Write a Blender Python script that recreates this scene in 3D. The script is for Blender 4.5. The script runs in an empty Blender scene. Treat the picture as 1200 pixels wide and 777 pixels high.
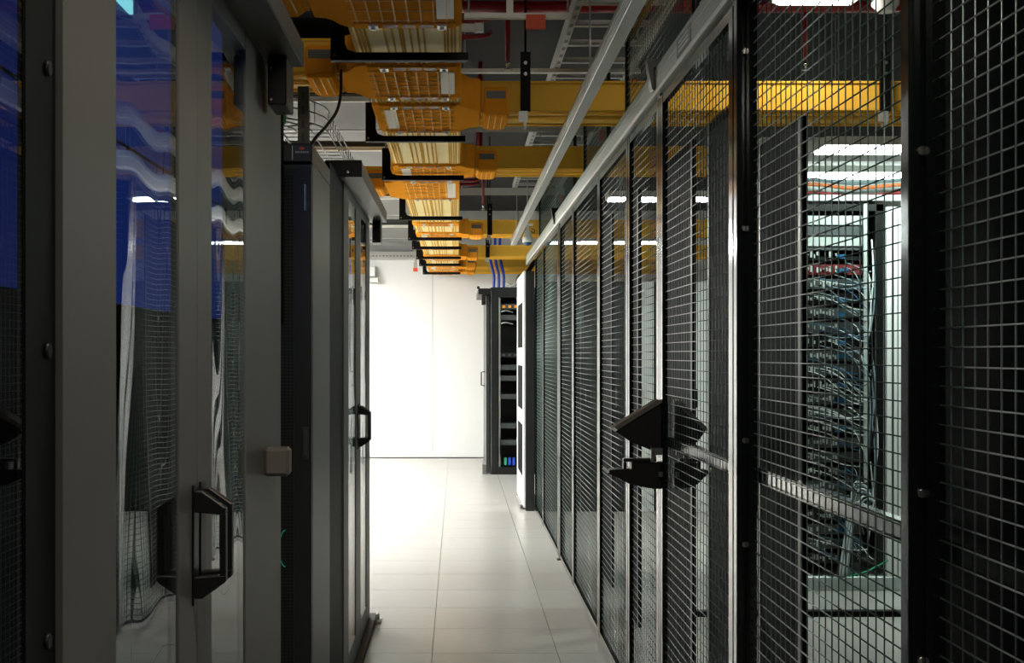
import bpy, math, random
from mathutils import Vector
random.seed(7)
S = bpy.context.scene
COL = S.collection

# ------------------------------------------------------------------ camera, world, exposure
# camera looks straight down the aisle (+Y); shift lens keeps the uprights vertical
cam_d = bpy.data.cameras.new('camera'); cam = bpy.data.objects.new('camera', cam_d); COL.objects.link(cam)
cam.location = (0, 0, 1.43); cam.rotation_euler = (math.pi/2, 0, 0)
cam_d.sensor_width = 36; cam_d.lens = 36*1632/1200
cam_d.shift_x = 64/1200; cam_d.shift_y = 27.5/1200
cam_d.clip_start = .05; cam_d.clip_end = 100
S.camera = cam
W = bpy.data.worlds.new('world'); S.world = W; W.use_nodes = True
W.node_tree.nodes['Background'].inputs[0].default_value = (.5, .55, .6, 1)
W.node_tree.nodes['Background'].inputs[1].default_value = .02
vs = S.view_settings
vs.view_transform = 'Standard'; vs.look = 'None'; vs.gamma = 1; vs.use_curve_mapping = False; vs.exposure = 0.2
L_CORRIDOR = 160.0     # luminaires of the cross corridor at the far end
L_CAGE = 30.0         # luminaires inside the cage
L_NEAR = 40.0          # luminaires added to light the near aisle, and the small cage one

# ------------------------------------------------------------------ helpers
WP = {}                      # world position of every object's origin

def lin(c):
    c = c/255.
    return c/12.92 if c <= .04045 else ((c+.055)/1.055)**2.4

def mat(name, rgb, rough=.5, metal=0., var=.08, scale=18., bump=0., spec=.5, coat=0., bscale=None, stretch=None):
    m = bpy.data.materials.new(name); m.use_nodes = True
    nt = m.node_tree; n = nt.nodes; b = n['Principled BSDF']
    c = [lin(v) for v in rgb]
    tc = n.new('ShaderNodeTexCoord'); no = n.new('ShaderNodeTexNoise'); no.inputs['Scale'].default_value = scale
    no.inputs['Detail'].default_value = 4
    src = tc.outputs['Object']
    if stretch:
        mp = n.new('ShaderNodeMapping'); mp.inputs['Scale'].default_value = stretch
        nt.links.new(src, mp.inputs['Vector']); src = mp.outputs['Vector']
    nt.links.new(src, no.inputs['Vector'])
    mx = n.new('ShaderNodeMix'); mx.data_type = 'RGBA'
    mx.inputs[6].default_value = [max(0, v*(1-var)) for v in c]+[1]
    mx.inputs[7].default_value = [min(1, v*(1+var)) for v in c]+[1]
    nt.links.new(no.outputs['Fac'], mx.inputs[0]); nt.links.new(mx.outputs[2], b.inputs['Base Color'])
    b.inputs['Roughness'].default_value = rough; b.inputs['Metallic'].default_value = metal
    b.inputs['Specular IOR Level'].default_value = spec
    if coat: b.inputs['Coat Weight'].default_value = coat
    if bump:
        bp = n.new('ShaderNodeBump'); bp.inputs['Strength'].default_value = bump; bp.inputs['Distance'].default_value = .01
        if bscale:
            n2 = n.new('ShaderNodeTexNoise'); n2.inputs['Scale'].default_value = bscale
            nt.links.new(src, n2.inputs['Vector']); nt.links.new(n2.outputs['Fac'], bp.inputs['Height'])
        else: nt.links.new(no.outputs['Fac'], bp.inputs['Height'])
        nt.links.new(bp.outputs['Normal'], b.inputs['Normal'])
    return m

def emit(name, rgb, strength):
    m = bpy.data.materials.new(name); m.use_nodes = True
    nt = m.node_tree; nt.nodes.remove(nt.nodes['Principled BSDF'])
    e = nt.nodes.new('ShaderNodeEmission'); e.inputs[0].default_value = [lin(v) for v in rgb]+[1]; e.inputs[1].default_value = strength
    nt.links.new(e.outputs[0], nt.nodes['Material Output'].inputs[0]); return m

def glass_mat(name, tint, wave=.0):
    m = bpy.data.materials.new(name); m.use_nodes = True
    nt = m.node_tree; n = nt.nodes; n.remove(n['Principled BSDF'])
    lw = n.new('ShaderNodeLayerWeight'); lw.inputs['Blend'].default_value = .5
    pw = n.new('ShaderNodeMath'); pw.operation = 'POWER'; pw.inputs[1].default_value = 5
    ma = n.new('ShaderNodeMath'); ma.operation = 'MULTIPLY_ADD'; ma.inputs[1].default_value = .95; ma.inputs[2].default_value = .045
    tr = n.new('ShaderNodeBsdfTransparent'); tr.inputs[0].default_value = (*tint, 1)
    gl = n.new('ShaderNodeBsdfGlossy'); gl.inputs['Roughness'].default_value = 0.0
    mx = n.new('ShaderNodeMixShader')
    nt.links.new(lw.outputs['Facing'], pw.inputs[0]); nt.links.new(pw.outputs[0], ma.inputs[0])
    nt.links.new(ma.outputs[0], mx.inputs[0]); nt.links.new(tr.outputs[0], mx.inputs[1]); nt.links.new(gl.outputs[0], mx.inputs[2])
    if wave:
        tc = n.new('ShaderNodeTexCoord'); mp = n.new('ShaderNodeMapping'); mp.inputs['Scale'].default_value = (1, 1, .28)
        no = n.new('ShaderNodeTexNoise'); no.inputs['Scale'].default_value = 5.; no.inputs['Detail'].default_value = 0
        bp = n.new('ShaderNodeBump'); bp.inputs['Strength'].default_value = 1; bp.inputs['Distance'].default_value = wave
        nt.links.new(tc.outputs['Object'], mp.inputs[0]); nt.links.new(mp.outputs[0], no.inputs['Vector'])
        nt.links.new(no.outputs['Fac'], bp.inputs['Height']); nt.links.new(bp.outputs[0], gl.inputs['Normal'])
    nt.links.new(mx.outputs[0], n['Material Output'].inputs[0]); return m

def perf_mat(name, rgb, hole, pitch):
    """perforated sheet steel: staggered dark holes, procedural"""
    m = mat(name, rgb, .45, .3, .05); nt = m.node_tree; n = nt.nodes; b = n['Principled BSDF']
    tc = n.new('ShaderNodeTexCoord'); vo = n.new('ShaderNodeTexVoronoi'); vo.inputs['Scale'].default_value = 1/pitch
    vo.inputs['Randomness'].default_value = 0
    nt.links.new(tc.outputs['Object'], vo.inputs['Vector'])
    lt = n.new('ShaderNodeMath'); lt.operation = 'LESS_THAN'; lt.inputs[1].default_value = hole
    nt.links.new(vo.outputs['Distance'], lt.inputs[0])
    mx = n.new('ShaderNodeMix'); mx.data_type = 'RGBA'; mx.inputs[7].default_value = (.001, .001, .001, 1)
    src = b.inputs['Base Color'].links[0].from_socket
    nt.links.new(lt.outputs[0], mx.inputs[0]); nt.links.new(src, mx.inputs[6]); nt.links.new(mx.outputs[2], b.inputs['Base Color'])
    return m

class MB:
    def __init__(s): s.v = []; s.f = []; s.sm = []
    def add(s, vs_, fs, smooth=False):
        o = len(s.v); s.v += [tuple(p) for p in vs_]
        for f in fs: s.f.append(tuple(i+o for i in f)); s.sm.append(smooth)
        return s
    def box(s, x0, x1, y0, y1, z0, z1):
        return s.add([(x0,y0,z0),(x1,y0,z0),(x1,y1,z0),(x0,y1,z0),(x0,y0,z1),(x1,y0,z1),(x1,y1,z1),(x0,y1,z1)],
                     [(0,3,2,1),(4,5,6,7),(0,1,5,4),(1,2,6,5),(2,3,7,6),(3,0,4,7)])
    def prism(s, poly, axis, a, b):
        """poly of 2-D points in the plane normal to axis: x->(y,z) y->(x,z) z->(x,y)"""
        k = len(poly)
        def P(p, t): return (t,p[0],p[1]) if axis == 'x' else (p[0],t,p[1]) if axis == 'y' else (p[0],p[1],t)
        area = sum(poly[i][0]*poly[(i+1)%k][1]-poly[(i+1)%k][0]*poly[i][1] for i in range(k))
        if (area < 0) != (axis == 'y'): poly = poly[::-1]
        vv = [P(p, a) for p in poly]+[P(p, b) for p in poly]
        if a > b: vv = vv[k:]+vv[:k]
        fs = [tuple(range(k-1, -1, -1)), tuple(range(k, 2*k))]+[(i, (i+1) % k, (i+1) % k+k, i+k) for i in range(k)]
        return s.add(vv, fs)
    def tube(s, pts, r, n=6, smooth=True):
        pts = [Vector(p) for p in pts]; base = len(s.v); k = len(pts)
        up0 = None
        for i, p in enumerate(pts):
            t = (pts[min(i+1, k-1)]-pts[max(i-1, 0)]).normalized()
            if up0 is None:
                up0 = Vector((0,0,1)) if abs(t.z) < .9 else Vector((1,0,0))
            u = (up0-t*up0.dot(t)); u.normalize(); w = t.cross(u); up0 = u
            rr = r[i] if isinstance(r, (list, tuple)) else r
            for j in range(n):
                a = 2*math.pi*(j+.5)/n; q = p+(u*math.cos(a)+w*math.sin(a))*rr; s.v.append(tuple(q))
        for i in range(k-1):
            for j in range(n):
                s.f.append((base+i*n+j, base+i*n+(j+1)%n, base+(i+1)*n+(j+1)%n, base+(i+1)*n+j)); s.sm.append(smooth)
        s.f.append(tuple(base+j for j in range(n-1, -1, -1))); s.sm.append(False)
        s.f.append(tuple(base+(k-1)*n+j for j in range(n))); s.sm.append(False)
        return s
    def cyl(s, a, b, r, n=12): return s.tube([a, b], r, n)
    def build(s, name, m, parent=None, bevel=0., kind=None, label=None):
        xs, ys, zs = zip(*s.v)
        c = Vector(((min(xs)+max(xs))/2, (min(ys)+max(ys))/2, min(zs)))
        me = bpy.data.meshes.new(name); me.from_pydata([tuple(Vector(p)-c) for p in s.v], [], s.f)
        me.polygons.foreach_set('use_smooth', s.sm); me.materials.append(m); me.update()
        o = bpy.data.objects.new(name, me); COL.objects.link(o); WP[o] = c
        if parent: o.parent = parent; o.location = c-WP[parent]
        else: o.location = c
        if bevel:
            b = o.modifiers.new('bevel', 'BEVEL'); b.width = bevel; b.segments = 1; b.limit_method = 'ANGLE'
        if kind or (parent and name in ('slot', 'rib', 'ridge', 'port', 'groove_line', 'plate_line', 'badge_letter', 'gasket', 'screw', 'edge_trim', 'wire')): o['kind'] = kind or 'stuff'
        if label: o['label'] = label
        return o

def tag(o, label, cat, group=None, kind=None):
    if label: o['label'] = label
    if cat: o['category'] = cat
    if group: o['group'] = group
    if kind: o['kind'] = kind
    return o
def thing(name, loc, label, cat, group=None):
    o = bpy.data.objects.new(name, None); COL.objects.link(o); o.location = loc; o.empty_display_size = .1
    WP[o] = Vector(loc); return tag(o, label, cat, group)
def copy_at(o, world, parent=None):
    c = o.copy(); COL.objects.link(c); WP[c] = Vector(world)
    c.parent = parent; c.location = WP[c]-WP[parent] if parent else WP[c]
    for k in ('label', 'category', 'group'):
        if parent and k in c: del c[k]
    return c
def clone(o, offset, parent=None):
    """copy of a thing with its parts and sub-parts, moved by offset in world space"""
    off = Vector(offset); c = o.copy(); COL.objects.link(c); WP[c] = WP[o]+off; c.parent = parent
    c.location = WP[c]-WP[parent] if parent else WP[c]
    for ch in [x for x in WP if x.parent is o]: clone(ch, offset, c)
    return c
def bx(*a): return MB().box(*a)

# ------------------------------------------------------------------ materials
M = {}
M['tile'] = mat('floor_tile_laminate', (172, 171, 166), .27, 0, .05, 9, .02, .5, stretch=(1, 6, 1))
M['joint'] = mat('floor_joint', (92, 90, 84), .8)
M['wall'] = mat('white_wall_panel', (226, 229, 228), .45, 0, .02, 3)
M['dark_wall'] = mat('dark_wall_paint', (52, 54, 55), .8, 0, .06)
M['ceiling'] = mat('ceiling_slab', (33, 34, 35), .85, 0, .1, 4)
M['grey_duct'] = mat('grey_duct_sheet', (78, 78, 75), .5, .1, .05, 3)
M['duct_edge'] = mat('white_duct_flange', (232, 230, 222), .5)
M['frame'] = mat('grey_powder_coat', (88, 86, 83), .45, .1, .04, 30, .02, bscale=400)
M['frame_dk'] = mat('dark_grey_powder_coat', (104, 103, 98), .4, .15, .04)
M['header'] = mat('header_sheet', (74, 72, 66), .38, .3, .05)
M['black'] = mat('black_plastic', (15, 16, 16), .38, 0, .08, spec=.3)
M['blackmetal'] = mat('black_steel', (12, 13, 13), .5, 0, .1, spec=.08)
M['recess'] = mat('recess_black', (20, 22, 22), .7, 0, .1, spec=.02)
M['fence'] = mat('fence_green_black_coat', (12, 17, 16), .13, 0, .06, 20)
M['wire'] = mat('fence_wire_coat', (62, 80, 74), .3, .3, .06)
M['cabinet'] = mat('cabinet_charcoal', (40, 44, 43), .35, .2, .05)
M['cabinet_side'] = mat('cabinet_side_grey', (78, 82, 78), .38, .2, .05)
M['perf'] = perf_mat('perforated_steel', (40, 45, 44), .36, .011)
M['rackdark'] = mat('rack_black', (22, 25, 25), .32, .2, .08)
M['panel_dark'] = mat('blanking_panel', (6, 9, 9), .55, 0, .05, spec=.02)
M['alu'] = mat('aluminium', (186, 190, 184), .36, .55, .05, 40)
M['rail'] = mat('rail_grey_green', (140, 148, 139), .42, .35, .04, 40)
M['rail_lip'] = mat('rail_lip', (205, 208, 200), .35, .3, .03)
M['chrome'] = mat('chrome', (215, 215, 212), .18, .95, .03)
M['galv'] = mat('galvanised_strut', (176, 177, 172), .45, .5, .1, 60)
M['white_strut'] = mat('white_strut', (206, 205, 198), .45, .2, .05)
M['orange'] = mat('tray_orange', (236, 156, 48), .6, 0, .06, 10, spec=0)
M['orange_rib_lit'] = mat('tray_rib_lit', (250, 205, 116), .5, 0, .04, spec=.1)  # same orange plastic, paled to hold the highlights the ribs catch
M['orange_dk'] = mat('tray_slot', (120, 66, 8), .5, 0, .06)
M['cream'] = mat('tray_cream', (252, 230, 160), .5, 0, .04, 10, spec=.1)
M['cream_rib'] = mat('tray_cream_rib', (214, 168, 76), .5, 0, .04, spec=0)
M['yellow'] = mat('duct_yellow', (222, 174, 66), .6, 0, .05, 8, spec=.05)
M['yellow_lt'] = mat('duct_yellow_ridge', (236, 186, 66), .6, 0, .04, spec=.05)
M['clip'] = mat('zinc_clip', (225, 225, 218), .35, .3, .06)
M['bolt'] = mat('bolt_steel', (130, 130, 128), .3, .8, .05)
M['plate'] = mat('pale_cover_plate', (232, 226, 205), .5)
M['red'] = mat('sprinkler_red', (128, 18, 20), .4, 0, .08)
M['cap'] = mat('orange_cap', (226, 72, 20), .5, 0, .05)
M['white'] = mat('white_plastic', (224, 226, 222), .45, 0, .03)
M['lockgrey'] = mat('lock_rim_grey', (88, 84, 78), .4, 0, .05)
M['server'] = mat('server_face', (70, 76, 76), .4, .3, .15, 60)
M['server_lt'] = mat('server_light', (170, 180, 176), .4, .3, .1)
M['blue_port'] = mat('blue_connector', (22, 84, 118), .4, 0, .1)
M['blue_cable'] = mat('blue_cable', (30, 70, 190), .45, 0, .08)
M['cable_w'] = mat('white_cable', (196, 204, 200), .5, 0, .05)
M['cable_g'] = mat('grey_cable', (112, 132, 138), .5, 0, .05)
M['cable_o'] = mat('orange_cable', (206, 112, 56), .5, 0, .08)
M['cable_gr'] = mat('green_cable', (30, 160, 110), .5, 0, .08)
M['cable_k'] = mat('black_cable', (20, 20, 21), .5, 0, .08)
M['red_unit'] = mat('red_unit', (96, 18, 20), .45, 0, .08)
M['logo_bg'] = mat('badge_slate', (36, 52, 62), .4, 0, .05)
M['logo_red'] = mat('badge_red', (226, 84, 56), .5, 0, .05)
M['sticker'] = mat('sticker_grey', (92, 96, 92), .5)
M['lamp_house'] = mat('luminaire_housing', (206, 206, 196), .5, 0, .03)
M['glass'] = glass_mat('door_glass', (.80, .86, .86), .0011)
M['glass_flat'] = glass_mat('side_glass', (.55, .58, .62), 0)
M['em_cor'] = emit('corridor_tube', (255, 252, 246), L_CORRIDOR)
M['em_cage'] = emit('cage_tube', (232, 253, 246), L_CAGE)
M['em_near'] = emit('near_tube', (255, 246, 230), L_NEAR)
M['em_blue'] = emit('blue_glow', (52, 80, 180), .36)
M['em_cyan'] = emit('cyan_led', (150, 240, 255), 1.6)
M['em_green'] = emit('green_ring', (30, 150, 120), .4)

# ------------------------------------------------------------------ the room
CEIL = 3.45
fl = bx(-5, 5, -4, 19.6, -.12, -.012).build('floor', M['joint']); tag(fl, 'pale raised floor of large square tiles along the aisle', None, kind='structure')
tm = bx(-.2985, .2985, -.2985, .2985, -.012, 0)
tile0 = None; spare = MB()
x_lines = [-.12+.6*k for k in range(-9, 9)]; y_lines = [6.68+.6*k for k in range(-18, 22)]
ntile = 0
for yl in y_lines:
    for xl in x_lines:
        cx, cy = xl+.3, yl+.3
        if cx < -4.8 or cx > 4.8 or cy > 19.5: continue
        u = 536+1632*cx/max(cy, .1); v = 416+1632*1.43/max(cy, .1)
        if cy > 5.9 and 395 < u < 1115 and ntile < 300 and cx < 4:
            if tile0 is None:
                tile0 = MB().box(cx-.2985, cx+.2985, cy-.2985, cy+.2985, -.012, 0).build('floor_tile', M['tile'], fl)
            else: copy_at(tile0, (cx, cy, -.012), fl)
            ntile += 1
        else: spare.box(cx-.2985, cx+.2985, cy-.2985, cy+.2985, -.012, 0)
spare.build('floor_tiling', M['tile'], fl, kind='stuff')

wb = bx(-5, 5, 19.52, 19.7, 0, CEIL).build('wall_back', M['joint']); tag(wb, 'bright white panelled end wall beyond the aisle', None, kind='structure')
for k in range(-4, 5):
    x0 = -.3465+1.2*k
    if x0 > -5 and x0+1.2 < 5.1: bx(x0+.0025, min(x0+1.1975, 5), 19.5, 19.52, .0, CEIL).build('wall_panel', M['wall'], wb)
tag(bx(-5, 5, 19.485, 19.5, 0, .07).build('baseboard_back', M['wall']), 'white skirting along the end wall', None, kind='structure')
tag(bx(-5.15, -5, -4, 19.7, 0, CEIL).build('wall_left', M['wall']), 'pale side wall of the cross corridor', None, kind='structure')
tag(bx(5, 5.15, -4, 19.7, 0, CEIL).build('wall_right', M['dark_wall']), 'dark side wall beyond the cage', None, kind='structure')
tag(bx(-5.15, 5.15, -4.15, -4, 0, CEIL).build('wall_front', M['dark_wall']), 'dark wall behind the viewer', None, kind='structure')
tag(bx(-5.15, 5.15, -4.15, 19.7, CEIL, CEIL+.15).build('ceiling', M['ceiling']), 'dark grey concrete ceiling above the cable trays', None, kind='structure')

tag(bx(-5, -1.085, 5.25, 5.35, 0, CEIL).build('wall_light_stop', M['dark_wall']), 'added dark partition keeping corridor light out from behind the glass doors', None, kind='structure')  # added to stop corridor light leaking in behind the glass
# ------------------------------------------------------------------ luminaires
def luminaire(x0, x1, y0, y1, z, em, label, group, h=.06, drop=0.):
    t = thing('luminaire', ((x0+x1)/2, (y0+y1)/2, z), label, 'lamp', group)
    bx(x0, x1, y0, y1, z+.012, z+h).build('housing', M['lamp_house'], t)
    bx(x0+.02, x1-.02, y0+.02, y1-.02, z-drop, z+.012).build('diffuser', em, t)
    for px in (x0+.1, x1-.1): MB().cyl((px, (y0+y1)/2, z+h), (px, (y0+y1)/2, CEIL), .004, 6).build('suspension_rod', M['galv'], t)
for i, (xx, yy) in enumerate([(-2.2, 10.4), (-2.3, 12.7), (-2.6, 15.0), (-2.6, 17.4), (-4.1, 12.5), (-4.1, 16.6)]):
    luminaire(xx-.75, xx+.75, yy-.12, yy+.12, 2.78, M['em_cor'],
              'bright corridor luminaire hidden behind the left doors, %s' % ('first of the near row', 'second of the near row', 'third of the near row', 'fourth of the near row', 'first of the far row', 'second of the far row')[i], 'corridor luminaires')
luminaire(2.07, 3.6, 7.83, 8.16, 2.60, M['em_cage'], 'upper bright fluorescent luminaire above the cabled server rack', 'cage luminaires')
luminaire(2.20, 3.6, 9.0, 9.4, 2.60, M['em_cage'], 'lower bright fluorescent luminaire just above the orange cable bundle', 'cage luminaires')
luminaire(1.15, 2.35, 10.6, 10.85, 2.62, M['em_cage'], 'fluorescent luminaire deep in the cage before the far racks', 'cage luminaires')
luminaire(.95, 2.2, 14.75, 15.0, 2.62, M['em_cage'], 'farthest fluorescent luminaire seen through the mesh near the yellow duct', 'cage luminaires')
luminaire(1.38, 1.75, 5.95, 6.15, 2.97, M['em_near'], 'small bright luminaire at the top edge above the cage duct', 'cage luminaires')
luminaire(-.3, .9, -1.9, -1.7, 3.05, M['em_near'], 'added unseen luminaire behind the viewer', 'added near aisle luminaires', drop=.06)  # added out of view to brighten surfaces facing the viewer
luminaire(-.3, .9, 1.7, 1.9, 3.2, M['em_near'], 'added unseen luminaire above the near aisle', 'added near aisle luminaires', drop=.06)  # added out of view; deep diffuser throws light sideways onto the trays

# ------------------------------------------------------------------ left: containment doors
XD = -.47
def handle(yc, w, parent, name='pull_handle'):
    m = MB(); y0, y1 = yc-w/2, yc+w/2
    m.prism([(XD, 1.150), (XD, 1.188), (XD+.016, 1.188), (XD+.058, 1.158), (XD+.058, 1.146), (XD+.046, 1.146)], 'y', y0, y1)
    m.prism([(XD, 1.034), (XD, .996), (XD+.016, .996), (XD+.058, 1.026), (XD+.058, 1.038), (XD+.046, 1.038)], 'y', y0, y1)
    m.box(XD+.047, XD+.058, y0, y1, 1.036, 1.148)
    m.box(XD, XD+.004, y0-.012, y1+.012, .985, 1.20)
    return m.build(name, M['black'], parent, .002)
def containment_door(dy, label, extras):
    t = thing('containment_door', (XD, 2.515+dy, 0), label, 'door')
    for k, (a, b, c, d) in enumerate(((1.667, 1.918, 2.353, 2.5135), (2.5165, 2.663, 3.093, 3.364))):
        a += dy; b += dy; c += dy; d += dy
        m = MB(); m.box(XD-.014, XD, a, b, .03, 2.15); m.box(XD-.014, XD, c, d, .03, 2.15)
        m.box(XD-.014, XD-.001, b, c, .03, .13); m.box(XD-.014, XD-.001, b, c, 2.108, 2.15)
        lf = m.build('door_leaf', M['frame'], t)
        bx(XD-.010, XD-.003, b, c, .13, 2.108).build('glass_pane', M['glass'], lf)
        handle((2.487 if k == 0 else 2.556)+dy, .024, lf)
    bx(XD-.06, XD+.086, 1.50+dy, 3.485+dy, 2.15, 2.21).build('header_box', M['header'], t, .003)
    e = bx(XD-.06, XD+.086, 1.494+dy, 1.50+dy, 2.145, 2.213).build('header_end_cap', M['black'], t)
    MB().cyl((XD+.03, 1.494+dy, 2.165), (XD+.03, 1.490+dy, 2.165), .006, 10).build('screw', M['chrome'], e)
    c = bx(XD+.015, XD+.06, 3.34+dy, 3.485+dy, 2.03, 2.15).build('door_closer', M['black'], t, .003)
    s = MB()
    for z in (2.04, 2.115): s.cyl((XD+.024, 3.34+dy, z+.003), (XD+.024, 3.337+dy, z+.003), .003, 8)
    s.build('screw', M['chrome'], c)
    bx(XD-.06, XD+.035, 1.67+dy, 3.47+dy, .0, .028).build('threshold', M['blackmetal'], t, .003)
    return t
d1 = containment_door(0, 'nearest grey double door with tall glass panes and black pull handles at left', 0)
bx(XD-.05, XD-.002, 3.364+.002, 3.723, 0, 2.15).build('jamb_post', M['frame'], d1)
bx(XD-.05, XD+.004, 1.645, 1.663, 0, 2.15).build('jamb_strip', M['frame'], d1)
sn = bx(XD-.002, -.41, 3.39, 3.455, 1.134, 1.204).build('door_sensor', M['lockgrey'], d1, .008, label='small beige grey sensor box')
d2 = containment_door(4.1, 'farther grey double glass door beside the charcoal cabinet, ending at the bright corridor', 0)
bx(XD-.09, XD-.006, 5.19, 5.764, 0, 2.15).build('jamb_post', M['blackmetal'], d2)
s = MB(); s.box(XD+.036, XD+.062, 7.40, 7.52, .0, .012); s.box(XD+.036, XD+.044, 7.40, 7.52, .0, .05); s.cyl((XD+.05, 7.43, .02), (XD+.05, 7.43, .05), .006, 8)
s.build('floor_guide', M['galv'], d2)

# near end of the left row: black upright with round screws, dark glazing beside it
t = thing('cabinet_upright', (XD-.01, 1.58, 0), 'black upright with round screw heads at the left edge, before the glass doors', 'upright')
bx(XD-.010, XD-.004, 1.527, 1.643, .0, 2.14).build('upright_body', M['blackmetal'], t, .002)
for z in (.77, 1.10, 1.435, 1.76, 2.09): MB().cyl((XD-.004, 1.605, z), (XD+.001, 1.605, z), .009, 14).build('screw', M['black'], t, .001)
t = thing('side_glazing', (XD-.02, 1.25, 0), 'tinted glass panel with a blue glow at the extreme left edge', 'glass panel')
bx(XD-.012, XD-.006, .9, 1.522, .1, 2.14).build('glass_pane', M['glass_flat'], t)
bx(XD-.05, XD-.005, .9, 1.492, 0, .1).build('bottom_rail', M['blackmetal'], t)

# behind the glass: added emissive sheet standing in for the blue glow, and dark rear cabinets
t = thing('blue_glow_stand_in', (-.76, 3.3, 1.547), 'added emissive sheet standing in for the blue glow behind the nearest glass door', 'glow stand-in')
bx(-.775, -.755, 2.2, 4.47, 1.547, 2.5).build('glow_sheet', M['em_blue'], t)
m = MB(); m.box(-.80, -.776, 2.2, 4.47, 1.547, 2.5); m.box(-.80, -.56, 4.471, 4.49, 1.53, 2.5); m.build('frame', M['blackmetal'], t)  # end plate added to block blue spill onto the charcoal cabinet
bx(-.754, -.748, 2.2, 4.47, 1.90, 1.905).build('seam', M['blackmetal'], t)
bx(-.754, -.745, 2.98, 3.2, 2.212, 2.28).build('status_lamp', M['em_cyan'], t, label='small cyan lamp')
for k in range(3):
    t = thing('rear_cabinet', (-1.6, 1.7+.85*k, 0), ('dark cabinet behind the glass door, %s of three' % ('nearest', 'middle', 'farthest')[k]), 'cabinet', 'cabinets behind the glass')
    bx(-2.1, -1.4, 1.3+.85*k, 2.13+.85*k, 0, 2.1).build('body', M['rackdark'], t, .004)
    bx(-1.4, -1.38, 1.33+.85*k, 2.10+.85*k, .08, 2.06).build('door', M['perf'], t)
    bx(-1.38, -1.365, 1.38+.85*k, 1.40+.85*k, .95, 1.15).build('handle', M['black'], t)

# charcoal perforated cabinet facing the viewer
YC = 4.54
t = thing('server_cabinet', (-.77, 4.85, 0), 'charcoal server cabinet with perforated door between the two glass double doors', 'cabinet')
bx(-1.07, -.4745, YC+.03, 5.18, 0, 2.06).build('body', M['cabinet_side'], t, .003)
b = bx(-1.07, -.4735, YC, 5.18, 2.06, 2.12).build('top_cap', M['cabinet'], t, .003)
dr = bx(-1.065, -.4755, YC, YC+.028, .04, 2.052).build('door', M['cabinet'], t, .002)
bx(-1.03, -.532, YC-.003, YC, .1, 2.015).build('perforated_panel', M['perf'], dr)
bx(-.4985, -.493, YC-.014, YC, 1.90, 1.985).build('latch_cover', M['chrome'], dr)
m = MB(); m.box(-.497, -.489, YC-.026, YC-.012, 1.10, 1.185); m.box(-.503, -.485, YC-.012, YC, 1.09, 1.195); m.build('lever_handle', M['server'], dr)
bg = bx(-.535, -.4765, YC-.003, YC, 2.086, 2.110).build('badge', M['logo_bg'], b, label='small slate badge with a red oval mark')
m = MB(); m.prism([(-.507+.0095*math.cos(a*math.pi/7), 2.1035+.005*math.sin(a*math.pi/7)) for a in range(14)], 'y', YC-.004, YC-.003)
m.build('badge_mark', M['logo_red'], b)
m = MB()
for k in range(7): m.box(-.528+.0065*k, -.524+.0065*k, YC-.004, YC-.003, 2.0885, 2.0935)
m.build('badge_letter', M['server_lt'], b)
bx(-.539, -.5365, YC-.003, YC, 2.066, 2.112).build('trim_strip', M['alu'], b)
m = MB(); m.tube([(-.56+.02*math.cos(a), YC-.006, .80+.06*math.sin(a)) for a in [math.pi/2+i*math.pi/10 for i in range(11)]], .0016, 5)
m.build('status_light_ring', M['em_green'], t, label='faint green arc of light')

# ------------------------------------------------------------------ right: mesh cage
XF = .708
FT = 2.33
def wire_mesh(m, x, y0, y1, z0, z1, r=.0016, py=.05, pz=.03):
    n = int((y1-y0)/py)
    for i in range(1, n+1):
        y = y0+(y1-y0)*i/(n+1); m.tube([(x, y, z0), (x, y, z1)], r, 4, True)
    n = int((z1-z0)/pz)
    for i in range(1, n+1):
        z = z0+(z1-z0)*i/(n+1)
        m.tube([(x, y0, z), (x, y1, z)], r, 4, True)
def fence_panel(y0, y1, label, sw=.03, mid=True, x=XF, z0=.02, z1=FT):
    t = thing('mesh_fence', (x+.012, (y0+y1)/2, z0), label, 'mesh panel', 'mesh panels of the cage fence')
    a = bx(x, x+.02, y0, y0+sw, z0, z1).build('stile', M['fence'], t)
    copy_at(a, (x+.01, y1-sw/2, z0), t)
    r = bx(x+.001, x+.019, y0+sw, y1-sw, z0, z0+.03).build('rail', M['fence'], t)
    copy_at(r, (x+.01, (y0+y1)/2, z1-.03), t)
    if mid: bx(x+.0185, x+.036, y0+.004, y1-.004, 1.115, 1.15).build('mid_rail', M['fence'], t)
    m = MB(); wire_mesh(m, x+.012, y0+sw, y1-sw, z0+.03, z1-.03); m.build('wire_mesh', M['wire'], t, kind='stuff')
    return t
PANELS = [(.9, 2.17, 'black wire mesh fence panel closest to the viewer at the right edge'),
          (2.245, 3.515, 'wire mesh fence panel through which the cabled server rack shows'),
          (3.585, 4.86, 'wire mesh gate panel right of the projecting black lock'),
          (4.905, 5.785, 'narrow mesh panel directly left of the projecting black lock'),
          (5.80, 6.985, 'second mesh panel left of the projecting black lock'),
          (7.0, 8.535, 'third mesh panel left of the projecting black lock'),
          (8.56, 9.66, 'mesh panel just before the far black gate post'),
          (9.80, 11.52, 'mesh panel just past the far black gate post'),
          (11.54, 12.70, 'farthest mesh panel beside the white faced cabinet')]
for y0, y1, lb in PANELS: fence_panel(y0, y1, lb, .03 if y0 < 3 else .05, y0 < 4, XF+.022 if y0 < 3 else XF)
def post(y, label, w=.04, x1=.748, top=2.345):
    t = thing('fence_post', (XF+.02, y+w/2, 0), label, 'post', 'posts of the cage fence')
    bx(XF, x1, y, y+w, .006, top).build('tube', M['fence'], t, .002)
    bx(XF-.012, x1+.02, y-.004, y+w+.004, 0, .006).build('foot_plate', M['blackmetal'], t)
    for z in (.95, 1.213, 1.75, 2.2): MB().cyl((XF+.02, y, z), (XF+.02, y-.006, z), .007, 10).build('bolt', M['chrome'], t)
    return t
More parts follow.
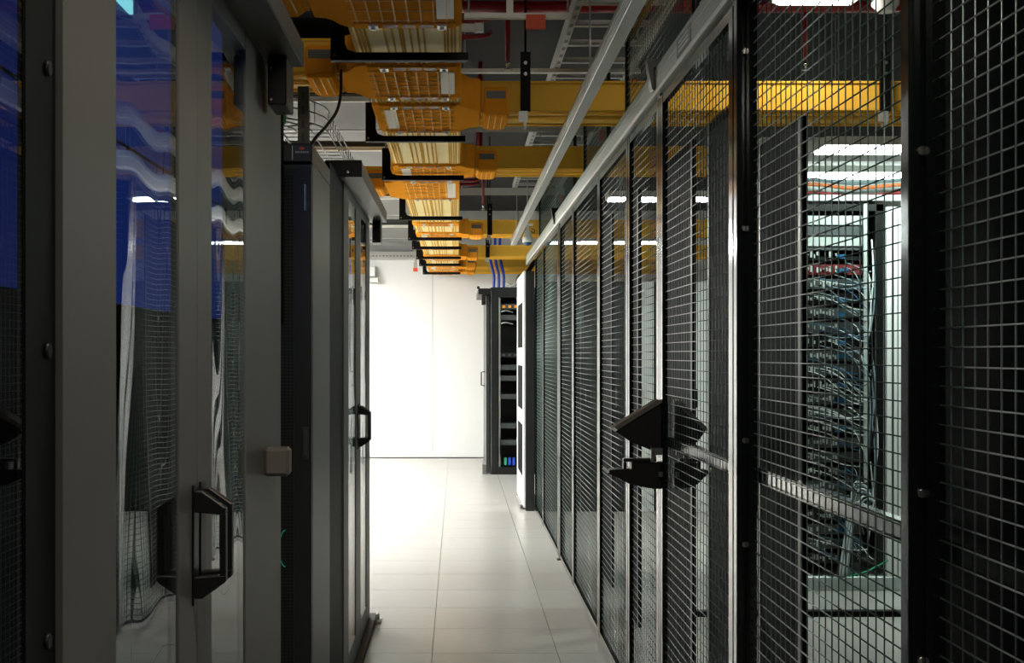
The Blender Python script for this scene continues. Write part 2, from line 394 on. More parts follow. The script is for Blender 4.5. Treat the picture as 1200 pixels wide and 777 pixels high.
post(2.185, 'thick black fence post beside the closest mesh panel')
post(3.53, 'black fence post between the server rack view and the lock gate')
post(9.70, 'far black gate post between the distant mesh panels', .06)
post(4.866, 'slim fence post carrying the projecting black lock', .034, .724)
# sliding rail along the fence head
t = thing('fence_head_rail', (.71, 8, 2.35), 'long grey green aluminium head rail running along the top of the mesh fence', 'rail')
bx(.70, .735, 1.2, 14.18, 2.362, 2.445).build('rail_body', M['rail'], t, .002)
bx(.696, .724, 1.2, 14.18, 2.346, 2.361).build('rail_lip', M['rail_lip'], t)
bx(.6985, .7, 1.2, 14.18, 2.41, 2.4125).build('groove_line', M['rail_lip'], t)
bx(.696, .70, 4.17, 4.42, 2.372, 2.425).build('rating_plate', M['sticker'], t, label='small dark plate with raised lines')
m = MB()
for k in range(3): m.box(.695, .696, 4.2, 4.38, 2.38+.014*k, 2.386+.014*k)
m.build('plate_line', M['server_lt'], t)
t = thing('rail_clip', (.69, 4.95, 2.36), 'black bracket clipped over the fence head rail nearest the lock', 'bracket', 'rail clips')
MB().prism([(.688, 2.37), (.6945, 2.365), (.6945, 2.447), (.735, 2.447), (.735, 2.478), (.668, 2.478)], 'y', 4.92, 4.98).build('clip', M['black'], t)
clone(t, (0, 5.0, 0)).__setitem__('label', 'distant black bracket clipped over the fence head rail near the dome camera')
# mesh above the rail
for (y0, y1, lb) in ((2.4, 4.4, 'overhead mesh infill above the rail nearest the viewer'), (4.45, 6.25, 'overhead mesh infill just before the first yellow cross duct'),
                     (7.0, 8.3, 'overhead mesh infill between the first and second yellow cross ducts'), (9.0, 12.8, 'overhead mesh infill beyond the second yellow cross duct')):
    t = thing('overhead_mesh', (.76, (y0+y1)/2, 2.45), lb, 'mesh panel', 'overhead mesh infills')
    m = MB(); m.box(.75, .77, y0, y0+.03, 2.45, 2.85); m.box(.75, .77, y1-.03, y1, 2.45, 2.85); m.box(.75, .77, y0+.03, y1-.03, 2.82, 2.85); m.box(.75, .77, y0+.03, y1-.03, 2.45, 2.475); m.build('frame', M['fence'], t)
    m = MB(); wire_mesh(m, .76, y0+.03, y1-.03, 2.475, 2.82); m.build('wire_mesh', M['wire'], t, kind='stuff')

# projecting lock on the gate
YL = 4.82
def lock(mir, label):
    f = (lambda x: x) if not mir else (lambda x: 1.462-x*1.0 if x > .66 else 1.462-(.66+(x-.66)*.5))
    t = thing('gate_lock', (f(.69), YL+.03, .96), label, 'lock', 'gate locks')
    P = lambda ps: [(f(a), b) for a, b in ps]
    up = MB().prism(P([(.545, 1.166), (.703, 1.262), (.7075, 1.262), (.7075, 1.094), (.6635, 1.103), (.60, 1.13)]), 'y', YL, YL+.07).build('upper_hood', M['black'], t, .003)
    MB().prism(P([(.531, 1.175), (.694, 1.276), (.7075, 1.272), (.7075, 1.262), (.703, 1.262), (.545, 1.166)]), 'y', YL-.012, YL+.075).build('hood_rim', M['lockgrey'], t, .002)
    MB().prism(P([(.530, 1.1745), (.541, 1.1815), (.553, 1.1715), (.545, 1.1655)]), 'y', YL-.018, YL-.0125).build('tip', M['white'], t)
    MB().prism(P([(.519, 1.022), (.597, .983), (.66, .969), (.7075, .965), (.7075, 1.058), (.6035, 1.058), (.6035, 1.034), (.53, 1.032)]), 'y', YL, YL+.07).build('lower_hood', M['black'], t, .003)
    MB().prism(P([(.501, 1.036), (.519, 1.021), (.526, 1.024), (.508, 1.040)]), 'y', YL-.004, YL+.01).build('tip', M['white'], t)
    m = MB(); m.prism(P([(.5765, 1.059), (.69, 1.0595), (.69, 1.071), (.5765, 1.070)]), 'y', YL+.01, YL+.05); m.prism(P([(.5765, 1.034), (.588, 1.034), (.588, 1.0585), (.5765, 1.0585)]), 'y', YL+.01, YL+.05)
    m.build('lever', M['black'], t, .002)
    m = MB(); m.prism(P([(.672, 1.085), (.7075, 1.085), (.7075, 1.108), (.672, 1.108)]), 'y', YL-.02, YL-.004); m.prism(P([(.668, 1.06), (.68, 1.06), (.68, 1.085), (.668, 1.115)]), 'y', YL-.02, YL-.004)
    m.prism(P([(.695, 1.01), (.7075, 1.01), (.7075, 1.026), (.695, 1.026)]), 'y', YL-.02, YL-.004)
    m.build('latch_plate', M['bolt'], t)
lock(False, 'black wedge shaped lock hoods projecting from the mesh gate into the aisle')
lock(True, 'matching black lock hoods on the cage side of the mesh gate')

# dark sheets standing behind the mesh
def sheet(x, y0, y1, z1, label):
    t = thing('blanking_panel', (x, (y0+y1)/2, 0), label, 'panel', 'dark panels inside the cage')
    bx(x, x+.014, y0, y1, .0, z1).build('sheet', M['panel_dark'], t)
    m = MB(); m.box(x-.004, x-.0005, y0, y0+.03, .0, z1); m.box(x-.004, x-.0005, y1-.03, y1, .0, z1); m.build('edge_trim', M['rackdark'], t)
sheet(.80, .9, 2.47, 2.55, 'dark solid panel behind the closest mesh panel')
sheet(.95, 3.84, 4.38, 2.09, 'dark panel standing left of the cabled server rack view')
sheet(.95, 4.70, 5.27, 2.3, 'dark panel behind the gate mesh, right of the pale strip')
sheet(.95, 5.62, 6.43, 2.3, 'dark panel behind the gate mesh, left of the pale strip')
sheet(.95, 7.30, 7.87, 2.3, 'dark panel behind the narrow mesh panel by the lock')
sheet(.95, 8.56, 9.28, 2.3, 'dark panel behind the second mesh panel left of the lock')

# cabled server rack in the cage
XR0, XR1, YR = 2.02, 2.60, 8.5
t = thing('server_rack', ((XR0+XR1)/2, YR+.3, 0), 'open server rack crammed with cabled units, seen through the mesh at right', 'server rack')
m = MB(); m.box(XR0, XR0+.04, YR, YR+.7, .1, 2.35); m.box(XR1-.04, XR1, YR, YR+.7, .1, 2.35); m.box(XR0, XR1, YR, YR+.7, 2.31, 2.35); m.box(XR0, XR1, YR+.66, YR+.7, .1, 2.31)
m.build('rack_frame', M['rackdark'], t)
bx(XR0, XR1+.1, YR-.06, YR+.7, .0, .085).build('plinth', M['server_lt'], t, .004)
bx(2.472, 2.496, YR-.03, YR-.006, .65, 2.35).build('cable_guide', M['server_lt'], t)
z = .16; k = 0
while z < 2.02:
    un = bx(XR0+.045, 2.47, YR+.0, YR+.55, z, z+.062).build('server_unit', M['red_unit'] if k == 20 else M['server'] if k % 3 else M['rackdark'], t)
    m = MB()
    for q in range(13):
        if random.random() < .7: m.box(XR0+.055+.019*q, XR0+.066+.019*q, YR-.012, YR, z+.012+.02*random.random(), z+.034+.02*random.random())
    m.build('port', M['server_lt'], un)
    if k % 3 != 1: bx(2.30+.03*random.random(), 2.36+.03*random.random(), YR-.012, YR, z+.008+.01*random.random(), z+.035+.01*random.random()).build('connector_block', M['blue_port'], un)
    z += .088; k += 1
for k in range(4):
    bx(XR0+.045, 2.47, YR, YR+.5, 2.03+.065*k, 2.085+.065*k).build('patch_panel', M['server_lt'] if k % 2 else M['server'], t)
def cable(pts, r, name, m, parent=None, n=6, steps=8):
    P = [Vector(p) for p in pts]; out = []
    for i in range(len(P)-1):
        p0 = P[max(i-1, 0)]; p1 = P[i]; p2 = P[i+1]; p3 = P[min(i+2, len(P)-1)]
        for s_ in range(steps):
            u = s_/steps
            out.append(.5*((2*p1)+(p2-p0)*u+(2*p0-5*p1+4*p2-p3)*u*u+(3*p1-p0-3*p2+p3)*u**3))
    out.append(P[-1]); return MB().tube(out, r, n).build(name, m, parent)
for k in range(110):
    z0 = .2+1.8*random.random(); x0 = XR0+.06+.4*random.random(); x1 = 2.44+.1*random.random()
    z1 = z0-.02-.18*random.random(); y = YR-.02-.05*random.random()
    cable([(x0, YR-.006, z0), ((x0*2+x1)/3, y, z0-.03), ((x0+2*x1)/3, y-.01, (z0+z1)/2-.03), (x1, YR-.01, z1)], .0024+.001*random.random(), 'patch_cable',
          M[random.choice(['cable_w', 'cable_g', 'cable_k', 'cable_w', 'blue_port', 'cable_g'])], t, 5, 5)
for k in range(14):
    x = 2.505+.05*random.random(); z0 = .5+1.7*random.random()
    cable([(x, YR-.01, z0), (x+.02*random.random(), YR-.03, z0-.25), (x-.02, YR-.02, z0-.5)], .0045, 'patch_cable', M[random.choice(['cable_k', 'cable_g', 'cable_w'])], t, 5, 5)
for k in range(6):
    cable([(2.55-.01*k, YR-.02, .52+.02*k), (2.47-.012*k, YR-.05, .55+.02*k), (2.40-.008*k, YR-.06, .40), (2.36-.01*k, YR-.07, .09)], .006, 'drop_cable', M['cable_w' if k % 2 else 'cable_g'], t, 6, 6)
cable([(2.36, YR-.1, .095), (2.48, YR-.1, .13), (2.6, YR-.09, .19)], .006, 'drop_cable', M['cable_gr'], t, 6, 6)
t = thing('white_column', (2.66, YR, 0), 'pale greenish white column at the right side of the cabled rack', 'column')
bx(2.605, 2.72, YR-.05, YR+.12, .086, 2.33).build('shaft', M['white'], t, .004)
m = MB(); m.box(2.635, 2.64, YR-.054, YR-.05, .086, 2.3); m.box(2.67, 2.675, YR-.054, YR-.05, .086, 2.3); m.build('groove_line', M['sticker'], t)
# cable bundles above the rack
for k, (zz, mm, rr, lb) in enumerate(((2.47, 'cable_o', .012, 'orange cable bundle crossing above the cabled server rack'), (2.50, 'cable_g', .012, 'grey cable bundle above the orange one'), (2.42, 'red', .010, 'brown red cable bundle beneath the orange one'))):
    cable([(1.9, YR+.1, zz), (2.2, YR+.08, zz+.01), (2.45, YR+.1, zz-.01), (2.8, YR+.06, zz+.01), (3.2, YR+.1, zz)], rr, 'cable_bundle', M[mm])
    tag(list(WP)[-1], lb, 'cable', 'cable bundles over the rack')
t = thing('cable_shelf', (2.5, YR+.15, 2.38), 'pale cable shelf carrying the bundles above the cabled server rack', 'cable tray')
bx(1.85, 3.3, YR-.02, YR+.0, 2.37, 2.405).build('side_rail', M['server_lt'], t); bx(1.85, 3.3, YR+.3, YR+.32, 2.37, 2.54).build('side_rail', M['server_lt'], t); bx(1.85, 3.3, YR, YR+.3, 2.37, 2.376).build('bed', M['galv'], t)
tag(bx(1.2, 3.4, 7.60, 7.66, .0, .03).build('floor_strip', M['blackmetal']), 'dark strip lying on the cage floor before the cabled rack', 'strip')

t = thing('steel_beam', (2.75, 8.8, 2.64), 'grey brown steel beam between the two bright cage luminaires', 'beam')
m = MB(); m.box(1.9, 3.6, 8.70, 8.90, 2.64, 2.65); m.box(1.9, 3.6, 8.79, 8.81, 2.65, 2.78); m.box(1.9, 3.6, 8.70, 8.90, 2.78, 2.79); m.build('profile', M['galv'], t)
for xx in (2.0, 3.5): MB().cyl((xx, 8.75, 2.79), (xx, 8.75, CEIL), .006, 6).build('hanger_rod', M['galv'], t)
# far cage racks
for k, (x0, x1, mm, lb) in enumerate(((.80, 1.12, 'rackdark', 'far dark rack right behind the fence end'), (1.13, 1.40, 'cabinet', 'far charcoal rack, second from the fence end'),
        (1.41, 1.62, 'rackdark', 'far dark rack left of the first pale rack'), (1.63, 1.80, 'white', 'narrow pale rack at the back of the cage behind the lock'),
        (1.81, 2.13, 'rackdark', 'far dark rack between the two pale racks'), (2.14, 2.30, 'white', 'narrow pale rack forming the bright strip in the gate'), (2.31, 2.9, 'rackdark', 'far dark rack right of the pale strip'))):
    t = thing('far_rack', ((x0+x1)/2, 13.0, 0), lb, 'rack', 'racks at the back of the cage')
    bx(x0, x1, 12.72, 13.5, 0, 2.1).build('body', M[mm], t, .004)
    bx(x0+.02, x1-.02, 12.70, 12.72, .08, 2.04).build('door', M['perf'] if mm != 'white' else M['white'], t, .002)
    bx(x0+.03, x0+.045, 12.68, 12.70, .95, 1.12).build('handle', M['black'] if mm == 'white' else M['chrome'], t)

# ------------------------------------------------------------------ end of the aisle at right
t = thing('white_faced_cabinet', (.66, 13.4, 0), 'tall cabinet with a white aisle face and dark recesses at the fence end', 'cabinet')
bx(.625, .706, 12.76, 14.2, 0, 2.2).build('body', M['cabinet'], t, .003)
fc = bx(.608, .6245, 12.76, 14.2, .03, 2.2).build('front_face', M['white'], t, .002)
for (y0, y1, z0, z1) in ((13.0, 13.9, 1.50, 1.92), (13.0, 13.9, .92, 1.33), (13.0, 13.9, .30, .78)):
    bx(.604, .6082, y0, y1, z0, z1).build('dark_recess', M['recess'], fc)
bx(.58, .608, 12.9, 13.7, .01, .045).build('foot_bar', M['bolt'], t, .004)
YK = 16.66
t = thing('equipment_rack', (.7, YK+.4, 0), 'black open equipment rack facing the viewer at the far end of the aisle', 'server rack')
m = MB(); m.box(.40, .49, YK, YK+.8, 0, 2.24); m.box(.93, 1.02, YK, YK+.8, 0, 2.24); m.box(.49, .93, YK, YK+.8, 2.12, 2.24); m.box(.49, .93, YK, YK+.8, 0, .09); m.box(.49, .93, YK+.74, YK+.8, .09, 2.12)
m.build('rack_frame', M['rackdark'], t, .004)
bx(.495, .515, YK+.03, YK+.05, .09, 2.12).build('mounting_rail', M['galv'], t)
for z in (.35, .55, .9, 1.12, 1.25, 1.40, 1.85, 1.98):
    un = bx(.52, .925, YK+.05, YK+.6, z, z+.06).build('device', M['server'] if z != 1.40 else M['rackdark'], t)
    m = MB()
    for q in range(5): m.box(.54+.07*q, .575+.07*q, YK+.042, YK+.05, z+.015, z+.045)
    m.build('port', M['server'] if z < 1.9 else M['orange'], un)
for z in (1.80, 1.94):
    m = MB(); m.tube([(.53, YK+.05, z), (.53, YK-.02, z+.01), (.58, YK-.05, z+.02), (.66, YK-.02, z), (.66, YK+.05, z)], .006, 6); m.build('cable_ring', M['server_lt'], t)
cable([(.52, YK+.03, .5), (.51, YK, .3), (.53, YK+.02, .12)], .006, 'loose_cable', M['cable_k'], t)
for k in range(3): bx(.56+.05*k, .59+.05*k, YK+.03, YK+.05, .11, .20).build('plug', M['blue_cable' if k else 'cable_gr'], t)
bx(.402, .404, YK-.002, YK, .1, 2.2).build('edge_trim', M['rail_lip'], t)
t = thing('rack_row_door', (.36, YK+.6, 0), 'edge-on black door with small pull handle left of the far equipment rack', 'door')
bx(.345, .385, YK+.02, YK+1.7, .03, 2.15).build('door_leaf', M['cabinet'], t, .003)
bx(.25, .395, YK-.05, YK+1.75, 2.155, 2.225).build('header_box', M['black'], t, .003)
MB().cyl((.25, YK-.05, 2.235), (.25, YK+.02, 2.235), .018, 8).build('end_stop', M['black'], t)
bx(.29, .34, YK-.03, YK+.12, 2.03, 2.15).build('door_closer', M['black'], t)
m = MB(); m.tube([(.345, YK+.8, 1.22), (.30, YK+.8, 1.215), (.30, YK+.8, 1.05), (.345, YK+.8, 1.045)], .009, 6); m.build('pull_handle', M['black'], t)
bx(.30, .345, YK+.02, YK+.5, 0, .12).build('floor_guide', M['bolt'], t)
for k, (xx, mm) in enumerate(((.44, 'blue_cable'), (.50, 'blue_cable'), (.56, 'blue_cable'))):
    o = cable([(xx, YK+.2, 2.24), (xx, YK+.2, 2.4), (xx-.04, YK+.25, 2.6), (xx-.04, YK+.3, 2.95)], .018, 'blue_cable', M[mm])
    tag(o, 'thick blue cable rising from the far rack, %s of three' % ('leftmost', 'middle', 'rightmost')[k], 'cable', 'blue cables of the far rack')
o = cable([(.74, YK+.5, 2.272), (.76, YK+.45, 2.38), (.86, YK+.45, 2.45), (.98, YK+.5, 2.62)], .03, 'black_cable', M['cable_k']); tag(o, 'bundled black cable curving up from the far rack', 'cable')
for k in range(3):
    o = cable([(.60, YK+.04+.1*k, 2.249), (.61, YK+.02+.1*k, 2.28+.01*k), (.65+.03*k, YK+.01+.1*k, 2.26), (.70+.03*k, YK+.03+.1*k, 2.31+.02*k)], .008, 'white_cable', M['cable_w'])
    tag(o, 'thin white cable loop lying on top of the far rack, %s of three' % ('leftmost', 'middle', 'rightmost')[k], 'cable', 'white cable loops')

# ------------------------------------------------------------------ yellow fibre trays
ZT = 2.56
TX0, TX1 = -.385, .015
KY = 1.027
tray = thing('fiber_tray', (-.18, 11, ZT), 'main orange and cream fibre cable tray running overhead down the aisle', 'cable tray')
def trough(y0, y1):
    c = bx(TX0+.02, TX1-.01, y0, y1, ZT, ZT+.006).build('trough_section', M['cream'], tray)
    m = MB()
    for xr in (-.352, -.338, -.322, -.255, -.228, -.201, -.192, -.165, -.138, -.118, -.045, -.034, -.020, -.008):
        m.box(xr-.0035, xr+.0035, y0, y1, ZT-.006, ZT)
    m.build('rib', M['cream_rib'], c)
    bx(TX0+.008, TX0+.02, y0, y1, ZT, ZT+.12).build('side_wall', M['yellow'], c); bx(TX1-.01, TX1, y0, y1, ZT, ZT+.12).build('side_wall', M['yellow'], c)
def junction(y0, y1, exits=''):
    h = .035
    x0, x1 = TX0, TX1
    def arc(cx, cy, r, a0):
        return [(cx+r*math.cos(math.radians(a0+22.5*i)), cy+r*math.sin(math.radians(a0+22.5*i))) for i in range(5)]
    rl, rr = .05, .04
    poly = arc(x0+rl, y0+rl, rl, 180)+arc(x1-rr, y0+rr, rr, 270)+arc(x1-rr, y1-rr, rr, 0)+arc(x0+rl, y1-rl, rl, 90)
    if 'r' in exits: poly = arc(x0+rl, y0+rl, rl, 180)+[(x1-.03, y0), (x1-.005, y0+.012), (x1+.015, y0+.04), (x1+.035, y0+.10), (x1+.055, y0+.13), (x1+.09, y0+.14), (x1+.09, y1-.14), (x1+.055, y1-.13), (x1+.035, y1-.10), (x1+.015, y1-.04), (x1-.005, y1-.012), (x1-.03, y1)]+arc(x0+rl, y1-rl, rl, 90)
    if 'l' in exits: poly = arc(x1-rr, y0+rr, rr, 270)+arc(x1-rr, y1-rr, rr, 0)+[(x0+.03, y1), (x0+.005, y1-.012), (x0-.015, y1-.04), (x0-.035, y1-.10), (x0-.055, y1-.13), (x0-.09, y1-.14), (x0-.09, y0+.14), (x0-.055, y0+.13), (x0-.035, y0+.10), (x0-.015, y0+.04), (x0+.005, y0+.012), (x0+.03, y0)]
    j = MB().prism(poly, 'z', ZT-.012, ZT+.135).build('junction', M['orange'], tray, .004)
    L = y1-y0; c0, c1 = y0+.085, y1-.085
    m = MB()
    for k in range(8):
        xr = x0+.05+(x1-x0-.1)*k/7; m.box(xr-.0022, xr+.0022, c0+.01, c1-.01, ZT-.018, ZT-.0121)
    if L > .3:
        for k in range(6):
            yr = c0+.02+(c1-c0-.04)*k/5; m.box(x0+.03, x1-.03, yr-.0014, yr+.0014, ZT-.0155, ZT-.0121)
    m.build('rib', M['orange_rib_lit'], j)
    for ya, yb in ((y0, y0+.08), (y1-.08, y1)):
        co = bx(x0+.035, x1-.018, ya+.004, yb-.004, ZT-.0165, ZT-.0122).build('coupler', M['orange'], j, .003)
        m = MB()
        for xc in (-.225, -.165, -.105): m.box(xc-.024, xc+.024, ya+.018, yb-.016, ZT-.0175, ZT-.0166)
        m.build('slot', M['orange_dk'], co)
        for xc in (-.285, -.052):
            cl = bx(xc-.016, xc+.016, ya+.012, yb-.012, ZT-.0225, ZT-.0166)
            cl.cyl((xc, (ya+yb)/2, ZT-.0225), (xc, (ya+yb)/2, ZT-.030), .008, 8)
            cl.build('clip', M['clip'], co)
    if L > .4:
        xc = (x1-.055) if 'r' not in exits else x0+.075
        bx(xc-.028, xc+.028, c0+.03, c1-.06, ZT-.0175, ZT-.0121).build('cover_plate', M['plate'], j)
    return j
SEG = [('C', 2.5, 3.8, ''), ('J', 3.8, 4.63, 'l'), ('C', 4.63, 5.24, ''), ('J', 5.24, 5.92, 'l'), ('C', 5.92, 6.06, ''), ('J', 6.06, 6.80, 'r'), ('C', 6.80, 8.0, ''),
       ('J', 8.0, 8.66, 'r'), ('J', 8.70, 9.75, 'l'), ('C', 9.75, 11.5, ''), ('J', 11.5, 11.75, ''), ('C', 11.75, 12.45, ''), ('J', 12.45, 13.1, 'r'), ('C', 13.1, 14.1, ''),
       ('J', 14.1, 14.4, ''), ('C', 14.4, 15.3, ''), ('J', 15.3, 16.05, 'r'), ('C', 16.05, 17.1, ''), ('J', 17.1, 17.75, 'r'), ('C', 17.75, 18.2, ''), ('J', 18.2, 18.85, 'r')]
for k, a, b, e in SEG:
    a *= KY; b *= KY
    if k == 'C': trough(a, b)
    else: junction(a, b, e)
ZD = 2.55
def cross_duct(yc, x0, x1, label, w=.36, side=1):
    t = thing('cross_duct', ((x0+x1)/2, yc, ZD), label, 'cable duct', 'yellow cross ducts')
    y0, y1 = yc-w/2, yc+w/2
    bx(x0, x1, y0, y1, ZD, ZD+.13).build('duct_body', M['yellow'], t, .004)
    bx(x0, x1, y0-.008, y1+.008, ZD+.126, ZD+.136).build('lid', M['yellow'], t)
    m = MB()
    for q in (.03, .06, .15, .18, .21, w-.06, w-.03): m.box(x0, x1, y0+q-.006, y0+q+.006, ZD-.006, ZD)
    m.build('ridge', M['yellow_lt'], t)
    xc = x0+.07 if side > 0 else x1-.07
    m = MB().prism([(xc-.06, y0-.012), (xc+.06, y0-.012), (xc+.06, y1-.03), (xc+.035, y1+.022), (xc-.035, y1+.022), (xc-.06, y1-.03)], 'z', ZD-.018, ZD+.11)
    co = m.build('coupler', M['orange'], t, .012)
    bx(xc-.045, xc+.045, y0-.0135, y0-.012, ZD+.055, ZD+.09).build('coupler_plate', M['sticker'], co)
    m = MB()
    for q in (-.03, 0, .03): m.box(xc+q-.002, xc+q+.002, y0+.02, y1-.05, ZD-.022, ZD-.018)
    m.build('rib', M['orange_rib_lit'], co)
XJ = TX1+.092
cross_duct(6.60, XJ, 4.6, 'nearest long yellow cross duct passing over the mesh fence', .42)
cross_duct(8.56, XJ, 1.75, 'second yellow cross duct passing over the mesh fence', .36)
cross_duct(13.12, XJ, 4.6, 'third yellow cross duct, behind the dome camera', .36)
cross_duct(16.1, XJ, 3.0, 'fourth yellow cross duct near the far rack', .36)
cross_duct(17.9, XJ, 3.0, 'fifth yellow cross duct above the far rack', .36)
cross_duct(19.0, XJ, 3.0, 'farthest yellow cross duct close to the white end wall', .36)
XL = TX0-.092
cross_duct(4.33, -1.6, XL, 'yellow branch duct leading left at the top edge of the picture', .40, -1)
cross_duct(5.73, -1.6, XL, 'yellow branch duct leading left above the nearest door header', .40, -1)
cross_duct(9.47, -1.6, XL, 'yellow branch duct leading left above the farther door header', .40, -1)

def bracket(y, label):
    t = thing('tray_bracket', (-.21, y, 2.505), label, 'bracket', 'black tray brackets')
    m = MB().prism([(-.462, 2.503), (.04, 2.503), (.04, 2.532), (-.37, 2.532), (-.40, 2.542), (-.412, 2.57), (-.412, 2.70), (-.462, 2.70)], 'y', y-.02, y+.02)
    m.build('arm', M['blackmetal'], t)
    MB().cyl((-.44, y, 2.70), (-.44, y, CEIL), .005, 6).build('hanger_rod', M['galv'], t)
    MB().cyl((-.448, y-.02, 2.52), (-.448, y-.026, 2.52), .006, 8).build('bolt', M['bolt'], t)
ORD = ['nearest', 'second', 'third', 'fourth', 'fifth', 'sixth', 'seventh', 'eighth', 'farthest']
for k, y in enumerate((5.09, 7.02, 8.56, 11.08, 13.05, 14.15, 15.6, 16.8, 18.55)):
    bracket(y, '%s black bracket carrying the main fibre tray, counted from the viewer' % ORD[k])
def hanger(x, y, z0, z1, label):
    t = thing('duct_hanger', (x, y, z0), label, 'hanger', 'black duct hangers')
    bx(x-.023, x+.023, y-.02, y, z0, z1).build('strap', M['blackmetal'], t)
    m = MB(); m.box(x-.03, x+.01, y-.03, y-.004, z0-.045, z0-.001); m.box(x-.006, x+.004, y-.03, y+.03, z0-.075, z0-.046); m.build('foot_clip', M['galv'], t)
    for z in (z1-.05, z1-.10): MB().cyl((x, y-.02, z), (x, y-.026, z), .008, 10).build('bolt', M['bolt'], t)
    MB().cyl((x, y-.01, z1), (x, y-.01, CEIL), .006, 6).build('rod', M['blackmetal'], t)
hanger(.310, 6.36, 2.54, 2.81, 'black strap hanging in front of the nearest yellow cross duct')
hanger(.300, 12.90, 2.54, 2.83, 'black strap hanging in front of the third yellow cross duct')
hanger(.345, 15.88, 2.54, 2.77, 'black strap hanging in front of the fourth yellow cross duct')
hanger(1.95, 6.36, 2.54, 2.81, 'black strap on the yellow duct inside the cage')

# ------------------------------------------------------------------ overhead steelwork
t = thing('aluminium_rail', (.53, 7, 2.47), 'long pale aluminium rail hanging overhead along the aisle', 'rail')
bx(.51, .556, 1.0, 13.26, 2.47, 2.54).build('profile', M['alu'], t, .002)
m = MB()
for z in (2.485, 2.50, 2.515): m.box(.508, .51, 1.0, 13.26, z-.002, z+.002)
m.build('groove_line', M['rail_lip'], t)
for y in (5.6, 8.95, 10.6, 12.5): MB().cyl((.533, y, 2.54), (.533, y, 2.864), .004, 6).build('hanger_rod', M['galv'], t)
t = thing('dome_camera', (.605, 12.0, 2.38), 'small white dome camera hanging from the aluminium rail', 'camera')
bx(.53, .65, 11.95, 12.05, 2.545, 2.56).build('mount_plate', M['white'], t)
MB().tube([(.605, 12, 2.545), (.605, 12, 2.51), (.605, 12, 2.50), (.605, 12, 2.45), (.605, 12, 2.445), (.605, 12, 2.40)], [.012, .012, .025, .036, .045, .045], 16).build('housing', M['white'], t)
MB().tube([(.605, 12, 2.40), (.605, 12, 2.385), (.605, 12, 2.372)], [.042, .034, .012], 16).build('dome', M['blue_port'], t)
cable([(.63, 12, 2.50), (.66, 12.0, 2.48), (.665, 12, 2.505), (.64, 12, 2.52)], .004, 'cable_loop', M['cable_k'], t)
lad = thing('ladder_tray', (.717, 8, 2.93), 'galvanised ladder cable tray overhead right of the fibre tray', 'cable tray')
a = bx(.505, .535, 3.0, 12.8, 2.93, 3.0).build('side_rail', M['galv'], lad); b = bx(.90, .93, 3.0, 12.8, 2.93, 3.0).build('side_rail', M['galv'], lad)
r0 = bx(.536, .899, 3.18, 3.22, 2.94, 2.965).build('rung', M['galv'], lad)
for k in range(1, 24): copy_at(r0, (.7175, 3.2+.4*k, 2.94), lad)
m = MB()
for k in range(60):
    m.box(.512, .528, 3.3+.16*k-.03, 3.3+.16*k+.03, 2.9285, 2.93)
m.build('slot', M['sticker'], lad)
for k, (y, x0, x1, cp) in enumerate(((5.6, .45, .96, 1), (6.12, .03, .50, 0), (7.3, .02, .96, 1), (8.95, .02, .96, 1), (10.6, .02, .96, 1), (12.5, .02, .96, 1))):
    t = thing('support_strut', ((x0+x1)/2, y, 2.86), ('slotted support strut under the ladder tray, %s from the viewer' % ('first', 'second', 'third', 'fourth', 'fifth', 'sixth')[k]), 'strut', 'support struts')
    m = MB(); m.box(x0, x1, y-.02, y+.02, 2.908, 2.928)
    if k > 2 or k == 0: m.box(x0, x1, y-.02, y-.016, 2.865, 2.908); m.box(x0, x1, y+.016, y+.02, 2.865, 2.908)
    m.build('channel', M['white_strut'] if k in (1, 2) else M['galv'], t)
    for xx in (x0+.02, x1-.015): MB().cyl((xx, y, 2.928), (xx, y, CEIL), .005, 6).build('rod', M['galv'], t)
    if cp: bx(x1-.055, x1-.025, y-.03, y-.021, 2.80, 2.87).build('end_cap', M['cap'], t, label='orange plastic end cap')
    else:
        bx(.30, .385, y-.05, y-.021, 2.855, 2.915).build('end_cap', M['cap'], t, label='orange plastic end cap')
        m = MB(); m.box(.215, .245, y-.012, y+.0, 2.93, CEIL); m.build('slotted_upright', M['white_strut'], t)
# sprinkler pipes
def pipe(pts, r, label, m='red', name='sprinkler_pipe', cat='pipe'):
    o = MB().tube(pts, r, 10).build(name, M[m]); return tag(o, label, cat)
pipe([(-.4, 7.0, 3.18), (5.0, 7.0, 3.18)], .03, 'dark red sprinkler pipe crossing above the nearest yellow cross duct')
pipe([(-.4, 12.2, 3.1), (5.0, 12.2, 3.1)], .03, 'dark red sprinkler pipe crossing above the third yellow cross duct')
pipe([(.05, 15.35, 2.78), (4, 15.35, 2.78)], .045, 'thick red pipe crossing just before the fourth yellow cross duct')
def sprinkler(x, y, z0, z1, label):
    t = thing('sprinkler', (x, y, z0), label, 'sprinkler', 'sprinkler drops')
    MB().cyl((x, y, z0+.05), (x, y, z1), .012, 10).build('drop_pipe', M['red'], t)
    m = MB(); m.cyl((x, y, z0+.02), (x, y, z0+.05), .010, 8); m.cyl((x, y, z0), (x, y, z0+.006), .02, 10); m.cyl((x-.008, y, z0+.006), (x-.008, y, z0+.02), .003, 6); m.cyl((x+.008, y, z0+.006), (x+.008, y, z0+.02), .003, 6)
    m.build('head', M['chrome'], t)
sprinkler(.253, 7.0, 2.86, 3.152, 'red sprinkler drop with white head near the orange strut cap')
sprinkler(.225, 12.2, 2.70, 3.085, 'small distant red sprinkler drop beside the ladder tray')
sprinkler(1.75, 7.0, 2.86, 3.152, 'red sprinkler drop seen through the mesh at upper right')
